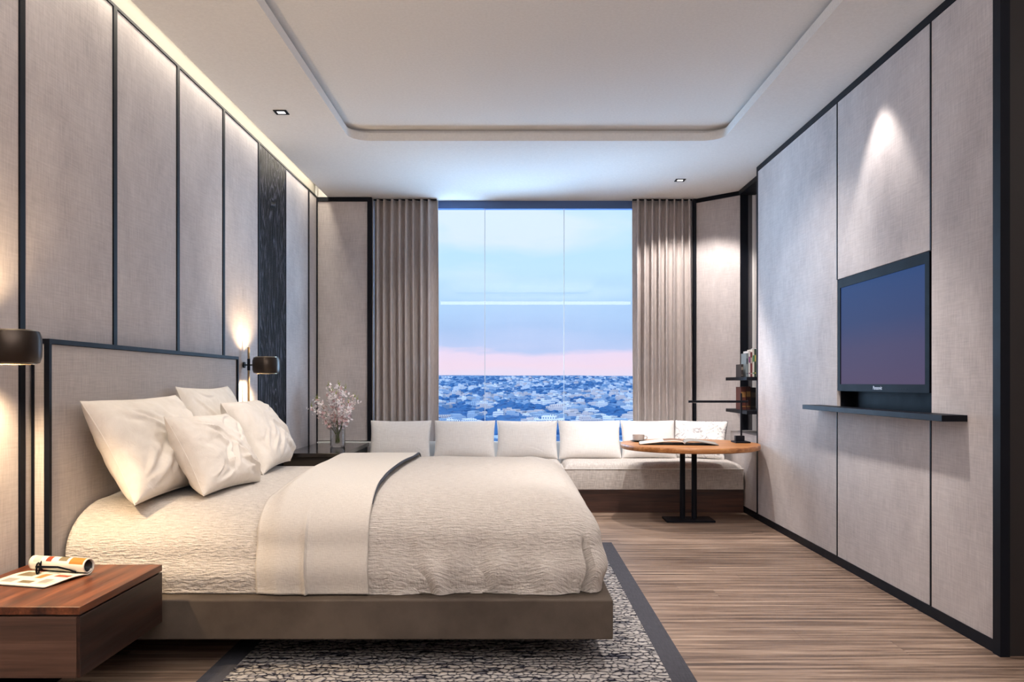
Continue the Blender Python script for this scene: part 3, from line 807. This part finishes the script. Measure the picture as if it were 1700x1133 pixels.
# ------------------------------------------------------------------ nightstand
NX0, NX1, NY0, NY1 = XL+.022, -1.41, 2.705, 3.34
ns = thing('nightstand', 'floating walnut bedside drawer unit in the near left corner beside the bed', 'nightstand', ((NX0+NX1)/2, 3.0, .2))
obj('top', bx(NX0, NX1, NY0, NY1, .424, .45, bev=.002), M['walnutY'], ns, label='warm reddish walnut top')
obj('shadow_gap', bx(NX0, NX1-.012, NY0+.012, NY1-.012, .418, .424), M['blackwood'], ns)
bm = bx(NX0, NX1-.012, NY0, NY0+.02, .218, .418, bev=.0015); obj('front_panel', bm, M['walnutX'], ns)
obj('body', bx(NX0, NX1-.012, NY0+.02, NY1, .218, .418), M['walnutShade'], ns)
obj('drawer_front', bx(NX1-.012, NX1, NY0+.002, NY1, .218, .418, bev=.0015), M['walnutShade'], ns)
obj('wall_bracket', bx(NX0, -1.90, 2.8, 3.18, .12, .218), M['black'], ns)

# magazine, rolled at its far edge
MC = [flat('page_white', s2l((226, 220, 208)), .35), flat('print_orange', s2l((206, 120, 50)), .4), flat('print_red', s2l((150, 64, 40)), .4),
      flat('print_grey', s2l((150, 146, 140)), .4), flat('print_olive', s2l((120, 108, 84)), .4), flat('print_teal', s2l((168, 184, 178)), .4)]
def magazine():
    t_ = thing('magazine', 'open glossy magazine with its far half rolled up, under the glasses on the nightstand', 'magazine', (-1.75, 3.1, .451), (0, 0, R(-14)))
    prof = []
    for i in range(15): f = i/14; prof.append((-.13+.21*f, .004+.010*math.sin(PI*f)*f))
    r = .030; cy = .083; cz = .034
    for i in range(1, 41):
        a = -PI/2+2*PI*i/40*1.15; rr_ = r-.008*i/40; prof.append((cy+rr_*math.cos(a), cz+rr_*math.sin(a)))
    rects = [(.08, .30, .02, .08, 3), (.38, .62, .02, .07, 4), (.70, .92, .03, .09, 5), (.46, .60, .11, .17, 1), (.08, .36, .12, .20, 4), (.68, .93, .13, .18, 2), (.40, .62, .20, .25, 3), (.12, .3, .22, .25, 2), (.08, .3, .34, .44, 4), (.62, .9, .26, .33, 2), (.3, .5, .22, .3, 5),
             (.28, .40, .56, .68, 2), (.52, .66, .55, .66, 4), (.70, .97, .52, .70, 1), (.05, .2, .55, .7, 5), (.68, .85, .05, .1, 3)]
    bm = bmesh.new(); nx = 40; P = []
    for j, (y, z) in enumerate(prof): P.append([(-.125+.25*i/nx, y, z) for i in range(nx+1)])
    V, fs = grid(bm, P); npf = len(prof)-1
    for k, f in enumerate(fs):
        j, i = divmod(k, nx); u, v = i/nx, j/npf
        for a in rects:
            if a[0] < u < a[1] and a[2] < v < a[3]: f.material_index = a[4]
    o = obj('pages', bm, MC, t_, smooth=True, local=True); solidify(o, .0035, 0)
    ip = [(y, z-.0028) for y, z in prof[:15]]+[(cy+(y-cy)*.84, cz+(z-cz)*.84) for y, z in prof[18:]]  # the roll's dark mouth is put in as a black inner sheet
    bm = bmesh.new(); P = [[(-.12+.24*i, y-.002, z) for i in range(2)] for y, z in ip]; grid(bm, P)
    o = obj('back_cover', bm, M['blackwood'], t_, smooth=True, local=True); solidify(o, .0015)
magazine()
def glasses():
    t_ = thing('eyeglasses', 'black-framed folded-open eyeglasses lying on the magazine on the nightstand', 'eyeglasses', (-1.80, 3.16, .463), (R(0), 0, R(-76)))
    bm = bmesh.new()
    for s_ in (-1, 1):
        pts = []
        for k in range(25):
            a = 2*PI*k/24; ca, sa = math.cos(a), math.sin(a)
            pts.append((s_*.034+.026*math.copysign(abs(ca)**.7, ca), .006*abs(s_*.034+.026*ca)/.06, .019+.018*math.copysign(abs(sa)**.8, sa)))
        tube(bm, pts, .0034, 8, cap=False)
    tube(bm, [(-.009, 0, .024), (0, -.002, .027), (.009, 0, .024)], .002, 8)
    obj('rims', bm, M['tvblack'], t_, smooth=True, local=True)
    for s_ in (-1, 1):
        bm = bmesh.new(); tube(bm, [(s_*.061, .006, .030), (s_*.066, .012, .030), (s_*.067, .08, .026), (s_*.062, .12, .012), (s_*.058, .14, .002)], [.005, .005, .004, .0035, .004], 8)
        obj('temple', bm, M['tvblack'], t_, smooth=True, local=True)
        bm = bmesh.new(); vv = []
        for k in range(24):
            a = 2*PI*k/24; ca, sa = math.cos(a), math.sin(a)
            vv.append(bm.verts.new((s_*.034+.025*math.copysign(abs(ca)**.7, ca), .003, .019+.017*math.copysign(abs(sa)**.8, sa))))
        bm.faces.new(vv); g = obj('lens', bm, M['winglass'], t_, local=True)
glasses()

# ------------------------------------------------------------------ sconces
def sconce(y, label):
    t_ = thing('wall_sconce', label, 'wall lamp', (XL+.01, y, 1.3), group='bedside sconces')
    bm = bmesh.new(); tube(bm, [(XL+.006, y, 1.31), (XL+.018, y, 1.31)], .022, 20); obj('wall_plate', bm, M['black'], t_, smooth=True)
    bm = bmesh.new(); tube(bm, [(XL+.018, y, 1.31), (XL+.075, y, 1.31)], .005, 10); tube(bm, [(XL+.045, y, 1.27), (XL+.045, y, 1.355)], .0105, 12); obj('arm', bm, M['black'], t_, smooth=True)
    bm = bmesh.new(); tube(bm, [(XL+.045, y, 1.005), (XL+.045, y, 1.44)], .0085, 14); obj('rod', bm, M['brass'], t_, smooth=True, label='slim vertical brass rod')
    cx = XL+.172; r = .097
    bm = bmesh.new()
    prof = [(r-.022, -.060), (r-.008, -.056), (r-.001, -.035), (r, 0), (r-.001, .035), (r-.008, .056), (r-.022, .060), (r-.026, .060), (r-.012, .05), (r-.006, 0), (r-.012, -.05), (r-.026, -.060)]
    lathe(bm, prof, cx, y, 1.308, 48, closed=True); obj('shade', bm, M['bronze'], t_, smooth=True, label='rounded bronze drum shade')
    for z in (1.3685, 1.2475):
        bm = bmesh.new(); lathe(bm, [(r-.026, -.0015), (r-.020, -.0015), (r-.020, .0015), (r-.026, .0015)], cx, y, z, 48, closed=True); obj('rim', bm, M['rim'], t_, smooth=True)
    bm = bmesh.new(); lathe(bm, [(.0, -.018), (.028, -.014), (.034, 0), (.028, .014), (0, .018)], cx, y, 1.308, 24); obj('bulb', bm, M['bulb'], t_, smooth=True)
    for dz, tz, pw in ((.03, 1, 22), (-.03, -1, 44)):
        s_ = spot('sconce_light', (cx-.03, y, 1.308+dz), (cx-.14, y, 1.308+tz), 135, .55, pw, WARM, .03)
sconce(2.98, 'bronze drum wall sconce at the left edge above the nightstand')
sconce(6.05, 'bronze drum wall sconce with brass rod beyond the far end of the headboard')

# ------------------------------------------------------------------ television and shelf
tv = thing('television', 'black flat-screen television showing a dusk-blue screen, set in the right wall above the shelf', 'television', (2.15, 4.795, 1.125))
ty0, ty1, tz0, tz1 = 4.20, 5.39, 1.128, 1.846; sy0, sy1, sz0, sz1 = 4.245, 5.345, 1.172, 1.79
bm = bmesh.new()
for a in ((ty0, ty1, tz0, sz0), (ty0, ty1, sz1, tz1), (ty0, sy0, sz0, sz1), (sy1, ty1, sz0, sz1)): box(bm, 2.102, 2.13, a[0], a[1], a[2], a[3])
bz = obj('bezel', bm, M['tvblack'], tv)
obj('housing', bx(2.118, 2.195, ty0+.02, ty1-.02, tz0+.02, tz1-.02), M['tvblack'], tv)
bm = bmesh.new(); v = [bm.verts.new(p_) for p_ in ((2.108, sy0, sz0), (2.108, sy1, sz0), (2.108, sy1, sz1), (2.108, sy0, sz1))]; bm.faces.new(v)
obj('screen', bm, M['screen'], tv, label='screen glowing dusk blue to mauve')
def text_mesh(name, s_, size, mat, parent, loc, rot):
    c = bpy.data.curves.new(name, 'FONT'); c.body = s_; c.size = size; c.extrude = .0006; c.align_x = 'CENTER'; c.align_y = 'CENTER'
    o = bpy.data.objects.new(name+'_tmp', c); C.objects.link(o)
    dg = bpy.context.evaluated_depsgraph_get(); me = bpy.data.meshes.new_from_object(o.evaluated_get(dg))
    bpy.data.objects.remove(o); bpy.data.curves.remove(c)
    me.name = name; ob = bpy.data.objects.new(name, me); C.objects.link(ob); me.materials.clear(); me.materials.append(mat)
    ob.parent = parent; ob.location = Vector(loc)-parent.location; ob.rotation_euler = rot; return ob
text_mesh('logo', 'Panasonic', .030, M['greytext'], tv, (2.1012, 4.795, 1.150), (PI/2, 0, -PI/2))
bm = bmesh.new()
for k in range(5): box(bm, 2.1005, 2.103, 4.44+k*.022, 4.45+k*.022, 1.144, 1.148)
obj('buttons', bm, M['black'], tv)
sh = obj('wall_shelf', bx(1.985, XR-.0002, 3.85, 5.707, 1.0, 1.03, bev=.0015), M['black'], origin=(2.05, 4.78, 1.0))
tag(sh, 'long thin black wall shelf directly under the television', 'shelf')

# ------------------------------------------------------------------ niche shelves and books
def nshelf(z, lab):
    o = obj('niche_shelf', bx(2.02, 2.34, 7.19, 7.90, z-.03, z, bev=.0015), M['black'], origin=(2.2, 7.5, z-.03)); tag(o, lab, 'shelf')
nshelf(1.232, 'upper black shelf holding upright books in the niche by the window seat')
nshelf(.937, 'lower black shelf holding dark red volumes in the niche by the window seat')
def book(x, y, z, w_, d, h_, col, lab, group, band=None, tilt=0, words=False):
    t_ = thing('book', lab, 'book', (x, y, z), (0, R(tilt), 0), group)
    cm = flat('book_cover', s2l(col), .5)
    bm = bmesh.new(); box(bm, 0, .0025, 0, d, 0, h_); box(bm, w_-.0025, w_, 0, d, 0, h_); box(bm, .0025, w_-.0025, 0, .003, 0, h_)
    obj('cover', bm, cm, t_, local=True)
    obj('pages', bx(.0025, w_-.0025, .003, d-.004, .003, h_-.003), MC[0], t_, local=True)
    if band:
        lm = flat('book_label', s2l(band), .5)
        for a, b_ in ((.12, .16), (.55, .78)): obj('spine_label', bx(.002, w_-.002, -.0008, .0, h_*a, h_*b_), lm, t_, local=True)
UB = 'upright books on the upper niche shelf'
specs = [(.022, .115, (48, 42, 42), (120, 110, 100), 'small dark brown book standing at the left end of the upper niche shelf'),
         (.018, .215, (120, 130, 135), (60, 70, 80), 'thin grey-blue book on the upper niche shelf, leftmost of the tall ones'),
         (.016, .235, (205, 200, 198), (120, 60, 110), 'thin off-white book with purple label on the upper niche shelf'),
         (.014, .225, (120, 58, 62), (200, 190, 180), 'narrow dark rose book on the upper niche shelf'),
         (.016, .250, (216, 210, 200), (60, 130, 70), 'off-white book with green spine label on the upper niche shelf'),
         (.013, .255, (44, 66, 48), (210, 190, 90), 'narrow dark green book with yellow label on the upper niche shelf'),
         (.017, .262, (226, 222, 216), (150, 40, 44), 'tall white book with red label on the upper niche shelf'),
         (.034, .268, (132, 52, 44), (70, 30, 28), 'thick brick-red book on the upper niche shelf, rightmost')]
bxp = 2.035
for i, (w_, h_, c, bnd, lab) in enumerate(specs):
    book(bxp+(.02 if i == 0 else .03), 7.50, 1.233, w_, .17, h_, c, lab, UB, bnd); bxp += w_+.003+(0.012 if i == 0 else 0)
LB = 'dark volumes on the lower niche shelf'
bxp = 2.055
for i, (w_, h_, c, bnd, lab) in enumerate([(.045, .205, (84, 38, 28), (150, 110, 60), 'dark red leather book with gold label on the lower niche shelf, leftmost'),
        (.040, .21, (60, 30, 24), (130, 96, 52), 'dark brown leather book with gold label in the middle of the lower niche shelf'),
        (.045, .20, (30, 26, 26), (70, 60, 50), 'black-bound book on the lower niche shelf, rightmost')]):
    book(bxp, 7.50, .938, w_, .17, h_, c, lab, LB, bnd); bxp += w_+.003

# ------------------------------------------------------------------ round table and what is on it
TX, TY, TZ = 1.505, 7.10, .663
tb = thing('round_table', 'round orange-brown wood table on two black posts, in front of the window seat', 'table', (TX, TY, 0))
bm = bmesh.new(); lathe(bm, [(0, -.044), (.570, -.044), (.583, -.038), (.586, -.022), (.584, -.004), (.580, 0), (0, 0)], TX, TY, TZ, 96); obj('tabletop', bm, M['table'], tb, smooth=True)
for dx in (-.055, .045):
    bm = bmesh.new(); tube(bm, [(TX+dx, TY+.02, .018), (TX+dx, TY+.02, TZ-.044)], .023, 24); obj('post', bm, M['black'], tb, smooth=True)
obj('base_plate', bx(TX-.21, TX+.2, TY-.10, TY+.14, 0, .018, bev=.003), M['black'], tb)
obj('mounting_plate', bx(TX-.12, TX+.11, TY-.05, TY+.09, TZ-.052, TZ-.0445), M['black'], tb)
# desk lamp
LX, LY = 1.975, 7.20
lp = thing('desk_lamp', 'black desk lamp with upright stem and long horizontal arm, right side of the round table', 'desk lamp', (LX, LY, TZ+.001))
obj('base', bx(LX-.075, LX+.055, LY-.10, LY+.06, TZ+.001, TZ+.013, bev=.002), M['black'], lp)
obj('switch_block', bx(LX-.055, LX+.022, LY-.03, LY+.02, TZ+.013, TZ+.060, bev=.003), M['black'], lp)
obj('stem', bx(LX-.007, LX+.007, LY-.006, LY+.006, TZ+.060, 1.09), M['black'], lp)
obj('arm', bx(1.515, LX+.055, LY-.018, LY-.0065, 1.008, 1.028, bev=.002), M['black'], lp)
obj('light_strip', bx(1.53, 1.85, LY-.016, LY-.009, 1.0065, 1.0078), M['white'], lp)
# cup and saucer
cx, cy = 1.10, 7.30
sc = thing('saucer', 'thin dark saucer under the pale cup on the left of the round table', 'saucer', (cx, cy, TZ))
bm = bmesh.new(); lathe(bm, [(0, .001), (.035, .001), (.068, .009), (.072, .011), (.068, .012), (.036, .005), (0, .005)], cx, cy, TZ, 36); obj('dish', bm, M['blackwood'], sc, smooth=True)
cup = thing('cup', 'small pale ceramic cup standing on the dark saucer', 'cup', (cx, cy, TZ+.006))
bm = bmesh.new(); lathe(bm, [(0, 0), (.036, 0), (.050, .010), (.052, .050), (.053, .056), (.049, .056), (.047, .012), (0, .008)], cx, cy, TZ+.006, 36)
M['ceramic'] = flat('pale_ceramic', s2l((196, 186, 180)), .4)
obj('bowl', bm, M['ceramic'], cup, smooth=True)
bm = bmesh.new(); tube(bm, [(cx+.050, cy, TZ+.05), (cx+.072, cy, TZ+.048), (cx+.078, cy, TZ+.034), (cx+.068, cy, TZ+.022), (cx+.050, cy, TZ+.02)], .004, 8); obj('handle', bm, M['ceramic'], cup, smooth=True)
# open book on table
def openbook():
    t_ = thing('open_book', 'open picture magazine lying on the round table beside the cup', 'book', (1.44, 7.02, TZ+.001), (0, 0, R(-8)))
    for s_ in (-1, 1):
        bm = bmesh.new(); P = []; n_ = 24
        wd = .37 if s_ < 0 else .27
        for j in range(9):
            P.append([(s_*wd*i/n_, -.15+.30*j/8, .002+.026*math.sin(PI*min(1, (i/n_)**.55))*(1-.25*i/n_)+.006*(1-i/n_)) for i in range(n_+1)])
        V, fs = grid(bm, P)
        for k, f in enumerate(fs):
            j, i = divmod(k, n_); u, v_ = i/n_, j/8
            if s_ < 0 and u < .42 and v_ > .1: f.material_index = 4 if (int(u*13)+j) % 3 else 2
            if s_ > 0: f.material_index = 3 if v_ < .8 else 4
        o = obj('page_block', bm, MC, t_, smooth=True, local=True)
        md = solidify(o, .006, 1)
    obj('back_cover', bx(-.375, .275, -.153, .153, 0, .002), M['black'], t_, local=True)
openbook()

# ------------------------------------------------------------------ the city outside
def ground_z(x, d):
    base = -30+ (d-500)*.004 if d < 1700 else -25.2+(d-1700)*.0225
    hill = 9*smooth01((d-2200)/1500)*(nz(x*.0016, d*.0007, 4)+.25*nz(x*.007, 1, 2))
    return base + hill + 1.5*nz(x*.006, d*.004)
bm = bmesh.new(); P = []
for j in range(90):
    d = 60*(4600/60)**(j/89); hw = 60+d*1.0
    P.append([(hw*(-1+2*i/80), d, ground_z(hw*(-1+2*i/80), max(d, 500))) for i in range(81)])
grid(bm, P)
def groundmat():
    m, t, b = newmat('city_ground')
    x, y, z = t.sep(t.n('ShaderNodeTexCoord').outputs['Object'])
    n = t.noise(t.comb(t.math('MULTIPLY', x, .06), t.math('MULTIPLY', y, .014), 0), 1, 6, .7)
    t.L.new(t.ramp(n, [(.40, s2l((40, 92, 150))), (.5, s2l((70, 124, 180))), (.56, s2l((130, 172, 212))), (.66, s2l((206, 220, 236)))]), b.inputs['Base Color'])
    b.inputs['Roughness'].default_value = 1; return m
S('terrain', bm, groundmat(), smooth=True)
def facade(name, wall, win_, sx, sz):
    m, t, b = newmat(name)
    x, y, z = t.sep(t.n('ShaderNodeTexCoord').outputs['Object'])
    fx = t.math('FRACT', t.math('MULTIPLY', t.math('ADD', x, y), sx)); fz = t.math('FRACT', t.math('MULTIPLY', z, sz))
    a = t.math('MULTIPLY', t.math('MULTIPLY', t.math('GREATER_THAN', fx, .45), t.math('GREATER_THAN', fz, .5)), t.math('LESS_THAN', t.n('ShaderNodeTexCoord').outputs['Normal'] and t.sep(t.n('ShaderNodeTexCoord').outputs['Normal'])[2], .5))
    t.L.new(t.mix(a, wall, win_), b.inputs['Base Color']); b.inputs['Roughness'].default_value = .8; return m
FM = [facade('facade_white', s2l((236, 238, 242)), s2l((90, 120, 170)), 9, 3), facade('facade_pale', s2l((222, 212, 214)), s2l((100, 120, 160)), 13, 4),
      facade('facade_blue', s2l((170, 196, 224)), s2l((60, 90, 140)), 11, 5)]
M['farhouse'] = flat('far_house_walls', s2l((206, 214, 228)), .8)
protos = []
for k in range(6):
    bm = bmesh.new(); random.seed(k)
    box(bm, -.5, .5, -.5, .5, -.6, .8)
    if k % 2 == 0: box(bm, -.5, random.uniform(-.1, .2), -.4, .4, .8, 1.15)
    else: box(bm, random.uniform(-.1, .1), .44, -.42, .42, .8, 1.0)
    if k % 3 == 0:
        for v in (bm.verts.new((-.5, -.5, .8)),): bm.verts.remove(v)
        box(bm, -.15, .1, -.2, .1, .8, 1.3)
    if k == 5: box(bm, .5, .95, -.35, .35, -.6, .45)
    if k == 4: box(bm, -.85, -.5, -.35, .35, -.6, .6)
    protos.append((bm, FM[k % 3]))
pm = []
for bm, mt in protos:
    me = bpy.data.meshes.new('building'); bm.to_mesh(me); bm.free(); me.materials.append(mt); pm.append(me)
random.seed(42)
cnt = 0
occ = []
while cnt < 285:
    f = random.random()
    d = 560*(3900/560)**(f**.85)
    px = random.uniform(715, 1062)
    x = (px-852)*d/1380
    den = nz(px*.012, math.log(d)*3.2, 3.1)
    if den < -.08: continue
    w_ = random.uniform(6, 17)*(1 if d < 1500 else 1.15)*(1.8 if random.random() < .12 else 1); h_ = random.uniform(3, 6.5)*(1.0 if d < 1500 else 1.3)
    dd = random.uniform(10, 20)
    if any(abs(x-a) < (w_+b_)*.5 and abs(d-c) < (dd+e)*.6 for a, b_, c, e in occ): continue
    occ.append((x, w_, d, dd))
    o = bpy.data.objects.new('building', pm[random.randrange(6)]); C.objects.link(o)
    o.location = (x, d, ground_z(x, d)); o.scale = (w_, dd, h_); o.rotation_euler = (0, 0, random.uniform(-.5, .5))
    tag(o, 'small pale low-rise building far away in the blue city beyond the window', 'building', 'distant city buildings'); cnt += 1
# the many houses beyond the nearest ones, one mass of roofs
bm = bmesh.new(); k = 0
while k < 900:
    d = 620*(4300/620)**(random.random()**.8); px = random.uniform(380, 1330); x = (px-852)*d/1380
    if 715 < px < 1062 and d < 1500: continue
    if nz(px*.012, math.log(d)*3.2, 3.1) < -.15: k += .2; continue
    w_ = random.uniform(6, 17); dd = random.uniform(9, 16); h_ = random.uniform(3, 7); z = ground_z(x, d)
    k += 1
    if any(abs(x-a) < (w_+b_)*.5 and abs(d-c) < (dd+e)*.6 for a, b_, c, e in occ): continue
    occ.append((x, w_, d, dd)); box(bm, x-w_/2, x+w_/2, d-dd/2, d+dd/2, z-3, z+h_)
    if random.random() < .5: box(bm, x-w_*.4, x+w_*random.uniform(-.1, .3), d-dd*.3, d+dd*.3, z+h_, z+h_+1.6)
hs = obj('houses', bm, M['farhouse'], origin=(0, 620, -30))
tag(hs, 'dense mass of pale far houses reaching up the hills to the horizon', 'houses'); hs['kind'] = 'stuff'
# trees: uncountable canopy between the houses
bm = bmesh.new(); random.seed(5)
for k in range(4000):
    d = 500*(4200/500)**random.random(); px = random.uniform(380, 1330); x = (px-852)*d/1380
    if nz(px*.012, math.log(d)*3.2, 3.1) > .12 and random.random() < .8: continue
    s_ = random.uniform(2, 5)*(1 if d < 1500 else 1.3)
    if any(abs(x-a) < w2*.5+s_*1.8 and abs(d-c) < e*.6+s_*1.3 for a, w2, c, e in occ): continue
    c = Vector((x, d, ground_z(x, d)+s_*.25))
    r = bmesh.ops.create_icosphere(bm, subdivisions=1, radius=s_, matrix=Matrix.Translation(c) @ Matrix.Diagonal((1.7, 1.2, .75, 1)))
    for v in r['verts']: v.co += Vector((nz(v.co.x*.4, v.co.y*.4, 1), 0, nz(v.co.x*.4, v.co.z*.5, 7)))*s_*.35
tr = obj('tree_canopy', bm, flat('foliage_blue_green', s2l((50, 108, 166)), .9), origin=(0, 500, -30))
tag(tr, 'dark blue-green tree cover between the houses of the distant city', 'trees'); tr['kind'] = 'stuff'
